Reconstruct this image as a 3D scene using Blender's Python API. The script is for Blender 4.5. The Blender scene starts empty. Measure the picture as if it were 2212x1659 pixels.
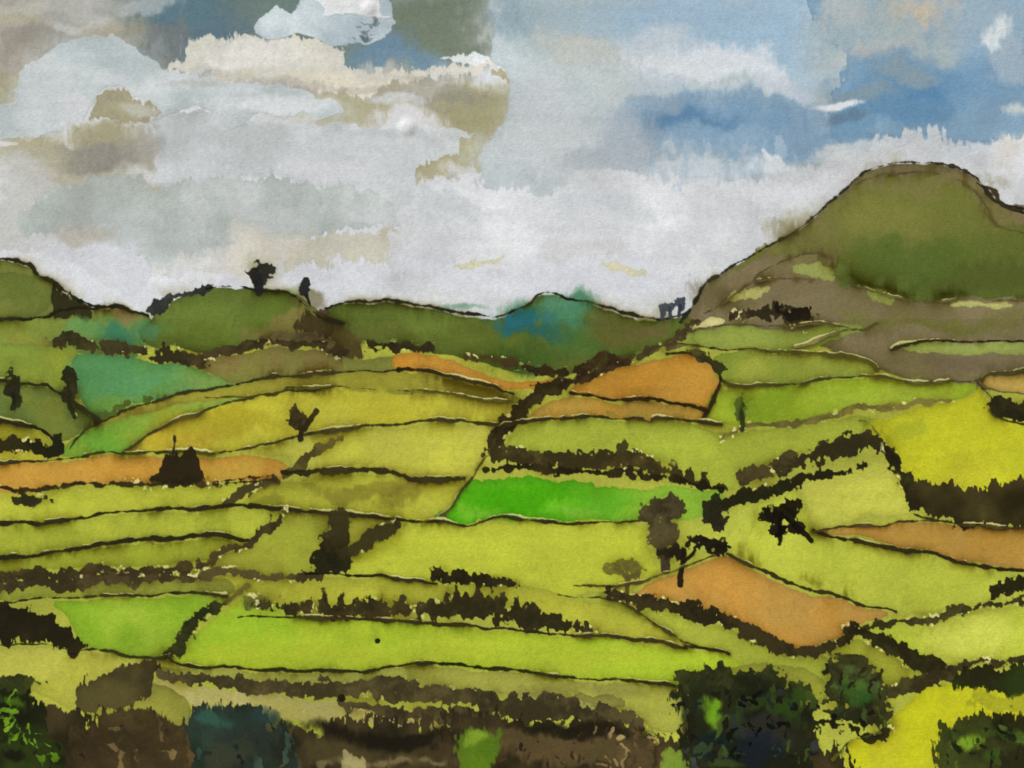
import bpy, math
import numpy as np
from mathutils import Vector
W,H=2212.0,1659.0
M=120.0
S=0.62                      # mesh vertices per painting unit
U=0.0003                    # metres per painting unit
Wc=int((W+2*M)*S)+1; Hc=int((H+2*M)*S)+1
f4=np.float32
xs=(np.arange(Wc,dtype=f4)/S-M); ys=(np.arange(Hc,dtype=f4)/S-M)
GX,GY=np.meshgrid(xs,ys)
def wmat(n,cell,lo):
    g=int((n-1)/S/cell)+5
    t=(np.arange(n)/S)/cell+1.0
    i=np.floor(t).astype(int); f=t-i
    A=np.zeros((n,g+2),dtype=f4); r=np.arange(n)
    w=[(1-f)**3/6,(3*f**3-6*f*f+4)/6,(-3*f**3+3*f*f+3*f+1)/6,f**3/6]
    for k in range(4): A[r,i-1+k]=w[k]
    return A
def vn(cx,cy,seed):
    r=np.random.default_rng(seed)
    A=wmat(Hc,cy,0);B=wmat(Wc,cx,0)
    G=r.normal(size=(A.shape[1],B.shape[1])).astype(f4)
    N=A@G@B.T
    return (N/N.std()).astype(f4)
def fb(cells,seed,asp=1.0,p=0.6):
    o=0;a=1.0
    for k,c in enumerate(cells):
        o=o+a*vn(c*asp,c,seed*31+k); a*=p
    return (o/o.std()).astype(f4)
WX=fb([34,14,6],1,1,.46); WY=fb([34,14,6],2,1,.46)
SX=fb([70,26,9],21,1,.5); SY=fb([70,26,9],22,1,.5)
EDG=fb([11,5.5,3],3,1.0,0.7)
SPK=fb([18,9,4.5],4,0.5,0.6)      # upright, twig-like
FEA=fb([20,10,5],12,0.35,0.7)
NC=fb([60,28,12],5,1,.5)
ND=fb([170,80,36],6,1.6)
NE=fb([300,140],7,2.2)
GR=fb([4.2,2.2],8)
STR=fb([9,4.5],9,9.0)
BL=fb([90,40,18,8],10,1.3,0.55)
C=np.ones((Hc,Wc,3),dtype=f4)*np.array([212,215,222],f4)/255
L=np.zeros((Hc,Wc),dtype=np.int8)
Z=np.zeros((Hc,Wc),dtype=f4)
LAB={'sky':0,'cloud':1,'conical_hill':2,'rolling_hills':3,'grass_field':4,'ploughed_field':5,'hedgerow':6,'tree':7,'bush':8,'field_boundary_line':9}
def pp(s,ext=True):
    P=np.array([[float(v) for v in q.split(',')[:2]] for q in s.split()],dtype=f4)
    if ext:
        P[:,0]=np.where(P[:,0]<=2,P[:,0]-190,P[:,0]); P[:,0]=np.where(P[:,0]>=2209,P[:,0]+190,P[:,0])
        P[:,1]=np.where(P[:,1]<=1,P[:,1]-190,P[:,1]); P[:,1]=np.where(P[:,1]>=1656,P[:,1]+190,P[:,1])
    return P
def cat(P,closed,n=3,rad=None):
    out=[];N=len(P);rr=[]
    for i in range(N if closed else N-1):
        if closed: a,b,c,d=P[i-1],P[i],P[(i+1)%N],P[(i+2)%N]
        else: a,b,c,d=P[max(i-1,0)],P[i],P[i+1],P[min(i+2,N-1)]
        for k in range(n):
            t=k/n
            out.append(0.5*((2*b)+(-a+c)*t+(2*a-5*b+4*c-d)*t*t+(-a+3*b-3*c+d)*t**3))
            if rad is not None: rr.append(rad[i]*(1-t)+rad[(i+1)%N]*t)
    if not closed:
        out.append(P[-1]); 
        if rad is not None: rr.append(rad[-1])
    return np.array(out,dtype=f4),(np.array(rr,dtype=f4) if rad is not None else None)
def win(P,pad):
    x0=max(0,int((P[:,0].min()-pad+M)*S)); x1=min(Wc,int((P[:,0].max()+pad+M)*S)+2)
    y0=max(0,int((P[:,1].min()-pad+M)*S)); y1=min(Hc,int((P[:,1].max()+pad+M)*S)+2)
    if x1<=x0 or y1<=y0: return None
    return (slice(y0,y1),slice(x0,x1))
def ss(v): 
    v=np.clip(v,0,1); return v*v*(3-2*v)
def sdpoly(P,X,Y):
    d2=np.full(X.shape,1e12,dtype=f4); ins=np.zeros(X.shape,bool)
    N=len(P)
    for i in range(N):
        ax,ay=P[i];bx,by=P[(i+1)%N]
        ex,ey=bx-ax,by-ay; l=ex*ex+ey*ey
        if l<1e-6: continue
        t=np.clip(((X-ax)*ex+(Y-ay)*ey)/l,0,1)
        q=(X-ax-t*ex)**2+(Y-ay-t*ey)**2
        np.minimum(d2,q,out=d2)
        if ay!=by:
            c=((ay>Y)!=(by>Y))&(X<ex*(Y-ay)/ey+ax)
            ins^=c
    d=np.sqrt(d2); return np.where(ins,d,-d)
def sdline(P,R,X,Y):
    v=np.full(X.shape,-1e6,dtype=f4)
    for i in range(len(P)-1):
        ax,ay=P[i];bx,by=P[i+1]
        ex,ey=bx-ax,by-ay; l=ex*ex+ey*ey
        if l<1e-6: continue
        t=np.clip(((X-ax)*ex+(Y-ay)*ey)/l,0,1)
        q=R[i]*(1-t)+R[i+1]*t-np.sqrt((X-ax-t*ex)**2+(Y-ay-t*ey)**2)
        np.maximum(v,q,out=v)
    return v
def blend(w,m,col,label=None):
    C[w]=C[w]*(1-m[...,None])+col*m[...,None]
    if label is not None:
        Lw=L[w]; Lw[m>0.5]=LAB[label]
def stain(w,m,hc):
    C[w]=C[w]*(1-m[...,None])+C[w]*rgb(hc)*1.25*m[...,None]
def rgb(c): return np.array(c,dtype=f4)/255
def wash(s,col,label=None,a=1.0,rag=3.0,soft=3.0,edge=0.10,ew=7.0,var=0.05,col2=None,g=None,fe=0.0,relief=0,smooth=True,cv=NC,ext=True):
    P=pp(s,ext)
    if smooth: P,_=cat(P,True)
    w=win(P,rag*3+fe*3+soft+6)
    if w is None: return
    X=GX[w]+WX[w]*rag; Y=GY[w]+WY[w]*rag
    sd=sdpoly(P,X,Y)+EDG[w]*rag*0.26
    if fe: sd=sd+fe*FEA[w]
    m=ss(sd/soft+0.5)*a
    c=rgb(col)[None,None]*np.ones(sd.shape+(1,),f4)
    if col2 is not None:
        if g is None: t=ss(0.5+0.35*cv[w])
        else:
            gx0,gy0,gx1,gy1=g; ex,ey=gx1-gx0,gy1-gy0
            t=ss(((GX[w]-gx0)*ex+(GY[w]-gy0)*ey)/(ex*ex+ey*ey)+0.14*NC[w])
        c=c*(1-t[...,None])+rgb(col2)*t[...,None]
    k=1+var*(0.6*NC[w]+0.5*ND[w])
    k=k*(1-edge*np.exp(-np.maximum(sd,0)/ew))
    blend(w,m,c*k[...,None],label)
    if relief: Z[w]+=relief*m*(1+0.8*np.exp(-np.maximum(sd,0)/6))
def soft(s,warp=14,label=None,tex=0.3):
    for q in s.split(';'):
        q=q.strip()
        if not q: continue
        x,y,rx,ry,r,g,b,a=[float(v) for v in q.split(',')]
        wp=min(warp,0.45*min(rx,ry)+3)
        P=np.array([[x-rx*2.3,y-ry*2.3],[x+rx*2.3,y+ry*2.3]],f4)
        w=win(P,wp*2)
        if w is None: continue
        X=(GX[w]+SX[w]*wp-x)/rx; Y=(GY[w]+SY[w]*wp-y)/ry
        d=np.sqrt(X*X+Y*Y)+tex*0.5*BL[w]+min(.12,4/min(rx,ry))*FEA[w]
        m=ss((1.5-d)/1.0)*a
        blend(w,m.astype(f4),rgb((r,g,b))[None,None],label)
INK=(32,30,17)
def rads(r,n):
    if isinstance(r,(int,float)): return [float(r)]*n
    t=np.linspace(0,len(r)-1,n); return list(np.interp(t,range(len(r)),r))
def ink(s,w_=4,col=INK,halo=14,ha=0.5,off=0.4,label='field_boundary_line',sliver=0.6,rag=2.2,hc=(112,100,34),sc=(230,227,158),amp=0.85):
    P=pp(s); R=rads(w_,len(P)); P,R=cat(P,False,4,R); R=R*0.64
    w=win(P,halo*4+16)
    if w is None: return
    X=GX[w]+WX[w]*rag;Y=GY[w]+WY[w]*rag
    if ha:
        d=-sdline(P,R,X,Y-off*halo)
        stain(w,min(1,ha*1.3)*np.exp(-np.maximum(d,0)/(halo*.9))*ss(0.36+0.6*NC[w]+0.14*FEA[w]),hc)
    if sliver:
        d=sdline(P,R*0+1.7,X,Y+(R.mean()+2.6))+0.8*EDG[w]-1.7+2.0*NC[w]-1.3*(1-sliver)
        blend(w,ss(d/1.8+.2)*0.9,rgb(sc)[None,None])
    v=sdline(P,R,X,Y)+EDG[w]*amp+0.8*NC[w]
    if ha: stain(w,.4*np.exp(-np.maximum(-v,0)/3.0)*ss(.5+.5*NC[w]),(80,70,28))
    c=rgb(col)[None,None]*(1+0.18*NC[w][...,None])
    blend(w,ss(v/2.4+0.5)*0.94,c,label)
def hedge(s,r=14,col=(40,35,20),col2=(72,62,34),amp=5.0,spk=5.0,label='hedgerow',halo=10,ha=0.4,holes=0.0,a=0.96,rag=4,flecks=.8):
    P=pp(s); R=rads(r,len(P)); P,R=cat(P,False,4,R); R=R+1.0
    w=win(P,max(R)+amp*3+spk*3+halo*4)
    if w is None: return
    X=GX[w]+WX[w]*rag;Y=GY[w]+WY[w]*rag
    v0=sdline(P,R,X,Y)
    if ha: stain(w,ha*np.exp(-np.maximum(-v0,0)/(halo*1.0))*ss(0.45+0.5*NC[w]),(106,94,36))
    v=v0+amp*0.72*EDG[w]+spk*.8*np.minimum(SPK[w],1.6)
    if flecks:
        fm=ss((np.abs(EDG[w]-.2*SPK[w])*-1+1.0)*1.2)*0
        fm=ss((-EDG[w]-1.25)*2.5)*ss((v+11)/4)*ss((2-v)/2)*ss(.6+.8*NC[w])
        blend(w,fm*flecks,rgb((226,222,156))[None,None])
    t=ss(0.42+0.36*NC[w]+0.16*EDG[w])[...,None]
    c=rgb(col)*(1-t)+rgb(col2)*t
    m=ss(v/2.6+0.5)*a
    if holes: m=m*(1-ss((EDG[w]+0.5*SPK[w]-2.6+holes)*2.0)*0.85*ss((R.mean()*.8-v0)/6))
    blend(w,m,c,label)
def tree(s,col=(38,34,18),col2=(60,54,28),amp=3.5,spk=2.0,label='tree',trunk='',tw=4,a=0.96,holes=0.25,halo=0.3):
    for q in s.split(';'):
        x,y,rx,ry=[float(v) for v in q.split(',')]
        w=win(np.array([[x-rx,y-ry],[x+rx,y+ry]],f4),amp*4+16)
        if w is None: continue
        X=GX[w]+WX[w]*3-x;Y=GY[w]+WY[w]*3-y
        v=(1-np.sqrt((X/rx)**2+(Y/ry)**2))*min(rx,ry)
        stain(w,halo*np.exp(-np.maximum(-v,0)/9)*ss(0.5+.4*NC[w]),(110,105,45))
        v=v+amp*.8*EDG[w]+spk*.8*SPK[w]
        t=ss(0.4+0.35*NC[w]+0.16*EDG[w])[...,None]
        m=ss(v/2.6+.5)*a
        if holes: m=m*(1-0.8*ss((EDG[w]-2.4+holes)*2.2))
        blend(w,m,rgb(col)*(1-t)+rgb(col2)*t,label)
    if trunk:
        for q in trunk.split(';'): ink(q,tw,col,0,0,0,label,0)
def dabs(n,x0,y0,x1,y1,cols,seed,lo=5,hi=14,label='tree',ang=1.2):
    r=np.random.default_rng(seed)
    for i in range(n):
        x,y=r.uniform(x0,x1),r.uniform(y0,y1); l=r.uniform(12,34); t=ang+r.normal()*.5
        ink("%f,%f %f,%f %f,%f"%(x,y,x+l*.5*math.cos(t)+r.normal()*4,y+l*.5*math.sin(t),x+l*math.cos(t),y+l*math.sin(t)),[2,r.uniform(lo,hi),2],cols[i%len(cols)],0,0,0,label,0,rag=6,amp=1.8)

# ---------------------------------------------------------------- sky
C[:]=rgb((209,212,218))
soft("""150,60,330,120,160,156,148,.95;60,150,150,90,160,154,142,.8;230,30,120,60,184,184,182,.8;120,60,150,40,172,168,158,.6;
30,110,60,30,140,134,124,.6;320,60,70,40,150,146,134,.6;170,350,260,80,168,164,138,.95;40,250,90,40,196,196,190,.8;
700,60,440,110,118,130,124,1;430,70,110,70,92,116,130,.9;380,20,80,60,96,124,136,.9;960,60,140,80,114,124,108,.95;640,20,120,60,106,124,122,.7;
880,120,150,50,110,138,160,.95;980,150,80,25,160,165,160,.6;
900,230,240,90,172,167,138,.95;1040,240,90,90,160,156,122,.95;950,200,120,30,140,138,130,.6;
60,500,160,110,186,187,182,.8;80,400,140,60,196,196,196,.7;30,330,60,30,172,168,142,.6;120,560,150,50,206,206,212,.7""")
soft("20,40,60,24,176,172,150,.7;100,95,70,22,148,142,136,.6;190,60,60,20,196,196,196,.7;60,20,60,14,190,188,182,.6;250,75,50,20,170,160,140,.6;20,190,50,24,196,192,170,.7;300,20,50,20,196,196,196,.6;340,100,40,24,126,124,122,.6")
wash("0,150 60,170 30,220 60,250 0,260",(164,159,128),'sky',.6,rag=6,soft=14,edge=0)
wash("418,92 470,80 560,78 640,88 740,92 745,130 770,150 860,150 960,140 1060,118 1068,140 980,165 880,170 820,200 740,195 640,185 520,170 430,165 380,150 350,128 405,128",(214,211,204),'cloud',.93,rag=6,soft=7,edge=0,fe=5,col2=(208,204,192))
soft("560,120,120,22,224,222,218,.8;700,160,90,18,214,208,190,.7;640,178,90,14,180,174,166,.6;900,190,60,14,190,188,184,.5;500,165,70,14,196,190,172,.6;450,150,60,14,190,188,184,.6;800,140,40,20,200,196,190,.6;920,170,70,12,166,158,150,.5;760,190,60,10,172,162,152,.5")
wash("550,45 590,15 650,10 700,0 800,0 850,30 862,55 830,85 760,92 700,90 640,78 590,88 560,72",(180,195,204),'cloud',.95,rag=5,soft=3,edge=.04,col2=(198,207,213),relief=.3)
wash("672,0 800,0 815,25 850,42 800,38 740,22 690,14",(220,222,224),'cloud',.95,rag=4,soft=3,edge=0,relief=.4)
r_=np.random.default_rng(5)
for i in range(22):
    x,y=r_.uniform(762,808),r_.uniform(36,82); wash("%f,%f %f,%f %f,%f"%(x,y,x+r_.uniform(6,20),y+r_.uniform(-3,4),x+r_.uniform(4,12),y+r_.uniform(3,8)),(95,108,116),'cloud',.5,rag=4,soft=2,edge=0,ext=False)
wash("35,205 50,160 100,115 160,90 235,74 290,95 340,140 430,165 540,178 640,195 725,222 732,246 690,250 640,240 600,258 560,243 490,268 420,232 350,262 330,238 285,200 262,183 225,195 200,235 175,285 152,312 130,290 60,296 0,300 0,235 30,228",(187,197,200),'cloud',.96,rag=5,soft=2.5,edge=.03,col2=(196,203,206),relief=.3)
soft("90,220,90,60,197,203,206,.6;200,130,100,40,183,195,199,.5;640,228,90,13,214,218,222,.8;180,260,40,30,212,214,218,.8;160,300,12,16,227,228,231,.9;230,180,50,16,206,210,214,.7;480,230,60,14,205,209,212,.6;560,240,60,10,222,224,228,.7;420,180,70,8,176,176,168,.5",label=None)
wash("205,240 225,200 262,190 290,215 330,240 350,262 300,270 250,262 200,275",(160,154,124),'sky',.9,rag=6,soft=5,edge=.08,fe=3)
soft("290,235,40,15,196,198,192,.6;240,215,20,16,150,144,124,.6")
wash("335,262 420,240 520,262 640,262 760,275 800,300 870,245 960,275 1010,290 1045,300 1025,350 960,372 905,392 912,420 860,440 740,402 560,392 400,396 330,380 350,320 335,290",(189,195,197),'cloud',.95,rag=6,soft=5,edge=.02,fe=2,col2=(202,206,210))
soft("760,350,200,50,205,208,213,.8;880,270,70,36,216,216,220,.9;860,215,60,12,206,208,212,.8;500,320,130,40,185,191,193,.8;420,350,90,30,200,203,207,.7;300,360,90,24,206,208,214,.8;660,380,120,16,210,212,218,.6;850,300,70,10,184,188,194,.6;600,262,60,8,208,210,212,.6")
soft("260,310,70,40,150,146,138,.85;200,330,60,24,138,134,128,.7;230,280,70,22,166,160,126,.7;180,370,80,20,176,172,150,.7;60,330,90,18,178,172,146,.7;310,300,30,30,168,168,166,.5;100,345,60,16,170,166,148,.6")
wash("905,395 910,360 985,335 1000,300 1040,290 1075,262 1100,240 1095,175 1060,165 1100,160 1104,250 1055,300 1030,340 1045,372 1000,378 950,392",(168,163,130),'sky',.9,rag=5,soft=4,edge=.05,fe=3)
soft("985,375,40,14,208,208,210,.8;980,395,50,12,176,170,168,.5")
wash("48,492 55,440 110,405 220,388 400,392 600,392 760,400 850,428 900,470 860,500 760,500 700,520 640,505 560,520 470,548 400,590 330,602 300,560 200,520 120,505",(180,187,184),'cloud',.92,rag=7,soft=6,edge=.04,fe=4,col2=(190,196,196))
wash("330,600 400,560 470,540 540,520 640,505 700,520 640,560 560,575 520,600 430,590",(206,204,202),'cloud',.8,rag=8,soft=8,edge=0,fe=6)
wash("640,525 700,510 800,515 870,500 895,560 840,572 760,560 680,575 610,580",(201,197,178),'sky',.8,rag=7,soft=7,edge=.04,fe=5)
soft("540,560,40,40,216,212,200,.8;600,520,60,24,208,202,188,.7;560,500,40,20,196,192,184,.5;210,555,90,30,210,212,220,.8;300,500,120,40,178,185,184,.6;840,545,50,14,190,186,170,.6;520,465,140,26,190,195,196,.6;840,470,120,26,200,203,206,.6;180,510,50,18,178,172,160,.7;860,525,26,18,176,170,150,.6")
wash("0,560 120,555 260,620 330,612 360,596 440,592 520,596 560,588 620,590 700,575 860,585 900,600 900,700 0,700",(213,215,222),'cloud',.85,rag=7,soft=10,edge=0,fe=4)
wash("1068,0 1840,0 1840,330 1700,378 1500,380 1350,385 1180,420 1040,400 1045,372 1030,340 1060,300 1100,245 1100,160 1064,130 1074,60",(182,191,195),'cloud',.97,rag=5,soft=3,edge=.07,ew=5,col2=(170,183,189),g=(1100,200,1400,0))
soft("""1180,80,110,110,166,181,186,.9;1120,30,60,60,140,160,172,.8;1260,120,110,70,184,188,184,.9;1300,30,120,50,160,179,190,.8;1180,230,90,90,190,196,200,.9;1200,330,160,50,196,202,206,.9;
1560,50,230,70,158,184,206,.95;1430,110,80,40,196,204,212,.8;1660,110,110,60,158,186,208,.8;1540,150,180,36,213,218,225,.95;1430,190,60,30,178,188,200,.7;1330,200,60,60,186,192,194,.6;1700,180,60,30,192,200,212,.7;1750,120,50,60,170,190,206,.7;
1560,255,210,44,124,155,183,.95;1480,270,110,26,96,134,168,.95;1620,215,90,18,128,156,180,.8;1690,290,90,34,122,155,184,.9;1430,230,60,24,140,160,180,.8;1560,300,110,26,140,168,192,.8;1380,320,60,50,152,164,178,.7;1760,260,50,50,134,160,184,.8;
1330,360,90,30,176,184,192,.8;1500,370,110,24,196,206,216,.8;1350,290,40,50,172,182,192,.7;1640,350,60,20,186,200,212,.8""")
wash("1765,0 2212,0 2212,250 2180,285 2140,320 2080,330 2000,305 1920,315 1850,325 1800,300 1785,240 1815,235 1790,200 1830,150 1795,100 1770,60",(126,157,182),'sky',.95,rag=6,soft=4,edge=.08,ew=8,fe=3)
soft("""1880,50,130,60,158,176,184,.95;2010,70,110,60,168,180,182,.9;1830,20,60,40,176,182,186,.8;2120,40,110,60,152,172,186,.9;2000,20,60,30,186,180,170,.8;1900,110,80,20,188,184,180,.6;
2020,170,170,60,104,144,178,.9;1960,230,130,40,98,138,172,.9;2130,190,80,60,120,153,182,.8;2000,190,50,20,90,132,170,.7;1860,200,60,24,134,152,164,.8;1850,275,50,22,112,149,178,.8;2060,280,100,30,124,155,180,.8;2180,130,50,40,170,184,196,.7;2160,70,26,26,216,222,226,.9;1950,150,60,20,150,160,162,.6;1815,222,44,8,218,222,228,1;2210,240,30,20,206,208,206,.8;2005,35,14,22,206,188,160,.6;1830,250,40,12,96,118,138,.6""")
wash("1040,400 1180,418 1300,372 1400,388 1500,376 1600,385 1680,365 1760,372 1800,335 1880,318 1980,290 2080,310 2150,325 2170,290 2212,262 2212,560 1400,700 880,700 880,420",(210,212,216),'cloud',.93,rag=8,soft=14,edge=0,fe=7)
soft("1880,330,100,16,206,210,214,.8;2180,330,50,50,206,204,198,.8;2090,325,60,14,196,204,212,.6;1180,470,200,60,205,208,212,.7;1300,440,120,20,198,202,208,.6;1700,400,120,30,214,217,222,.8;1650,350,30,12,216,222,228,.7;1200,600,300,40,213,216,225,.7;1220,540,80,20,200,198,200,.5;1000,440,120,30,198,202,206,.7")
for i,(x,y) in enumerate([(1450,345),(1485,360),(1535,352),(1570,356),(1610,340),(1650,338),(1690,350),(1415,340)]):
    wash("%d,%d %d,%d %d,%d %d,%d"%(x-8,y-35,x+10,y-30,x-4,y+22,x-24,y+40),(152,177,199) if i%2 else (210,215,221),None,.34,rag=6,soft=14,edge=0,fe=5,ext=False)
wash("980,578 1010,566 1050,560 1085,545 1070,562 1040,572 1010,580",(202,199,166),'sky',.85,rag=3,soft=4,edge=.03,fe=1)
wash("1300,572 1340,570 1400,580 1390,592 1350,586 1310,584",(201,196,164),'sky',.85,rag=3,soft=4,edge=.03,fe=1)
wash("1640,322 1680,340 1700,368 1672,360 1655,345",(214,218,224),'cloud',.8,rag=4,soft=3,edge=0,fe=2)
wash("1930,312 1980,284 1970,306 1945,322",(200,208,216),'cloud',.85,rag=2,soft=2,edge=.05)
wash("950,125 1000,112 1050,108 1062,122 1030,134 985,130",(214,218,222),'cloud',.9,rag=5,soft=4,edge=0,fe=2)
wash("0,298 20,305 18,315 0,315",(225,225,225),'cloud',.8,rag=2,soft=2)
for x,y,r,h in [(880,276,21,5.2),(797,18,18,4.0)]:
    w=win(np.array([[x-60,y-60],[x+60,y+60]],f4),0)
    d=np.sqrt((GX[w]-x)**2+(GY[w]-y)**2)/r
    Z[w]+=h*np.exp(-(d*1.25)**3); blend(w,ss(1.6-d)*.7,rgb((220,220,223))[None,None],'cloud')
w=(slice(0,int((700+M)*S)),slice(0,Wc))
C[w]*=(1+0.013*BL[w]+0.006*STR[w]+0.007*NE[w]-0.022*np.exp(-((BL[w]-.7)/.07)**2)*ss(.5+ND[w]))[...,None]

# ---------------------------------------------------------------- hills
wash("0,700 1500,690 2212,600 2212,1659 0,1659",(170,174,66),'grass_field',1,rag=0,soft=2,edge=0,smooth=False)
wash("1470,700 1500,650 1535,602 1600,570 1670,530 1745,480 1800,436 1850,387 1890,364 1930,352 2000,354 2070,364 2125,400 2170,440 2212,478 2212,835 2050,832 1900,800 1700,720 1560,720 1440,760",(124,112,78),'conical_hill',1,rag=2.5,edge=.15,col2=(106,98,58),var=.07)
wash("1905,388 1980,378 2060,392 2110,425 2160,480 2212,530 2212,640 2120,648 2040,640 1960,640 1880,622 1800,590 1790,540 1640,560 1600,590 1560,600 1640,545 1720,500 1800,450 1850,410",(116,118,56),'conical_hill',.95,rag=5,soft=7,edge=.05,fe=3,col2=(86,99,42),g=(1950,400,2000,640),var=.07)
soft("1920,480,110,50,128,128,64,.6;2080,470,80,40,112,114,54,.6;1960,570,150,40,82,101,42,.7;2120,610,100,30,78,87,38,.7;1720,520,80,40,114,108,64,.6;1860,600,80,24,84,95,42,.6;1760,480,60,40,122,114,72,.4;2000,400,120,20,124,116,74,.6")
wash("1540,610 1640,570 1740,570 1800,600 1880,630 2000,652 2212,655 2212,830 2050,832 1960,812 1890,790 1800,760 1860,712 1750,705 1600,700 1520,690 1490,690 1520,640",(133,121,88),'conical_hill',.9,rag=5,soft=6,edge=.08,fe=2,col2=(114,104,70),var=.06)
soft("1650,620,110,30,116,104,74,.7;1560,640,50,30,96,86,54,.6;1900,680,80,24,116,113,62,.7;2060,700,80,16,110,111,52,.7;2160,690,60,20,112,108,60,.7;1880,760,60,30,130,116,86,.7;2100,790,90,20,112,100,76,.6;2000,730,60,20,136,124,92,.6")
wash("1720,575 1780,572 1808,590 1790,604 1745,600",(158,166,86),'conical_hill',.9,rag=4,fe=2)
wash("1570,640 1600,622 1660,618 1640,632 1590,650",(184,182,108),'conical_hill',.9,rag=4,fe=2)
wash("1870,620 1910,630 1930,655 1880,648",(150,162,84),'conical_hill',.9,rag=4,fe=2)
wash("2060,655 2180,658 2175,668 2080,666",(190,192,112),'conical_hill',.9,rag=3,fe=1)
wash("1930,745 1990,735 2080,742 2212,740 2212,766 2100,768 1985,764",(156,170,86),'grass_field',.95,rag=3)
ink("1925,757 1985,740 2080,738 2180,738 2212,735",3,sliver=.9,ha=.25)
wash("0,565 40,572 80,598 120,615 160,648 200,662 260,664 320,682 330,720 300,760 140,760 0,740",(112,119,54),'rolling_hills',1,rag=3,var=.08)
wash("0,590 60,598 110,612 120,650 90,676 40,690 0,694",(94,107,46),'rolling_hills',.9,rag=4,col2=(114,121,56),edge=.12)
wash("120,612 160,650 195,668 185,685 120,690 118,650",(44,40,22),'rolling_hills',.9,rag=6,soft=5,fe=3)
wash("0,700 110,690 180,690 260,672 320,686 330,720 300,770 250,755 160,760 110,735 60,745 0,750",(130,144,60),'rolling_hills',.9,rag=4,col2=(106,139,72),g=(40,700,240,715))
soft("240,712,40,22,54,120,94,.8;180,705,40,16,98,146,82,.7;280,680,34,14,140,124,80,.8;60,720,50,16,138,139,58,.7")
wash("322,690 350,665 400,640 470,625 540,622 600,628 640,640 680,670 722,700 700,745 600,742 540,745 450,765 380,755 310,740 300,715",(100,117,46),'rolling_hills',.97,rag=3,edge=.2,ew=14,col2=(84,99,37),var=.08)
soft("440,690,90,30,106,124,52,.7;580,680,60,26,98,117,44,.6;325,715,40,24,74,124,84,.75;600,720,60,18,130,117,66,.8;660,690,34,20,96,84,44,.6")
wash("640,690 690,672 720,690 770,720 780,765 730,785 690,760 660,735",(62,50,28),'rolling_hills',.85,rag=7,soft=8,fe=4)
wash("705,672 760,656 850,656 930,664 1000,680 1060,688 1110,676 1160,640 1200,638 1260,655 1330,682 1400,694 1480,690 1500,700 1440,745 1330,780 1240,806 1160,812 1080,796 1000,772 920,760 840,748 790,738 740,705",(102,116,47),'rolling_hills',1,rag=2.5,edge=.18,ew=12,col2=(86,100,38),var=.09)
soft("1170,690,110,36,70,124,90,.8;1120,705,60,26,36,98,114,.85;1180,730,70,16,30,90,108,.7;1250,690,60,30,76,132,102,.7;1200,660,40,14,86,136,106,.7;1250,740,80,26,70,108,54,.6;1150,770,80,20,64,90,38,.7;1360,710,60,24,98,95,47,.7;1420,720,50,24,106,95,58,.8;900,700,120,26,108,124,53,.6;1000,665,60,8,86,136,108,.6;800,690,50,20,84,99,42,.5;830,720,60,16,98,98,46,.5")
# ---------------------------------------------------------------- fields
F=lambda s,c,c2=None,**k: wash(s,(c[0]+3,c[1]+4,c[2]-6),'grass_field',.97,**{**dict(rag=3,col2=c2,var=.05,edge=.13,ew=10),**k})
O=lambda s,c,c2=None,**k: wash(s,(c[0]-2,c[1]+1,c[2]-4),'ploughed_field',.98,**{**dict(rag=3,col2=c2,var=.05,edge=.14,ew=8),**k})
F("0,745 110,748 165,770 160,805 170,860 120,850 60,828 0,820",(146,156,62),(126,144,58))
F("160,765 230,762 300,772 370,785 440,802 515,828 440,845 340,865 260,885 212,905 175,868 160,815",(90,144,88),(114,152,72),g=(250,780,480,840))
soft("230,800,60,26,86,148,94,.6;330,830,70,24,94,154,100,.6;260,870,60,14,114,154,60,.6;440,825,50,14,122,150,78,.6")
F("370,785 440,775 600,755 700,765 780,775 850,770 860,800 760,805 640,812 520,828 440,800",(124,126,66),(136,120,72))
F("0,820 60,828 130,852 180,885 215,912 170,945 120,955 60,920 0,895",(116,124,58),(98,118,58))
F("0,895 60,920 120,955 90,965 0,955",(150,148,52))
F("0,960 120,960 150,980 80,1000 0,1010",(176,170,62))
F("130,985 200,930 290,892 400,862 500,850 560,852 430,885 350,925 265,978",(118,156,60),(142,164,64),g=(200,950,480,860))
soft("230,950,50,30,106,166,54,.6")
F("190,930 290,882 400,850 520,828 660,812 790,800 880,806 1000,825 1115,852 1112,872 1000,862 860,852 700,842 560,852 420,868 300,895",(156,150,60),(142,134,52))
F("265,980 340,930 430,888 530,862 640,845 760,845 900,856 1100,870 1095,912 1000,912 850,918 700,935 560,965 480,978 360,975",(190,182,60),(182,178,64))
soft("470,920,110,26,162,147,36,.6;800,880,160,20,194,188,62,.6;380,945,70,18,178,150,44,.5")
O("846,772 880,762 940,768 1010,792 1080,815 1150,828 1200,822 1195,846 1130,842 1050,830 980,818 900,806 850,800",(196,136,50),(208,154,68))
O("1235,845 1290,812 1350,790 1430,776 1500,770 1540,792 1553,825 1540,862 1510,880 1420,868 1320,860",(204,150,66),(194,138,50))
O("1160,885 1240,856 1330,866 1430,874 1520,888 1505,908 1400,905 1280,903 1150,906",(192,144,60),(180,148,66))
F("1450,735 1500,718 1600,710 1700,712 1860,700 1850,722 1780,745 1700,765 1600,758 1520,752",(148,160,80),(138,153,64))
wash("1485,715 1530,685 1560,690 1560,705 1510,712",(226,222,152),'grass_field',.9,rag=3)
F("1545,768 1620,762 1720,768 1840,770 1892,795 1870,812 1780,815 1680,828 1560,830",(136,152,62),(152,160,64))
F("1535,850 1610,832 1720,826 1850,818 1960,825 2060,828 2112,826 2090,856 2030,872 1900,882 1780,900 1640,922 1560,912 1530,895",(152,176,50),(160,178,52))
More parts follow.
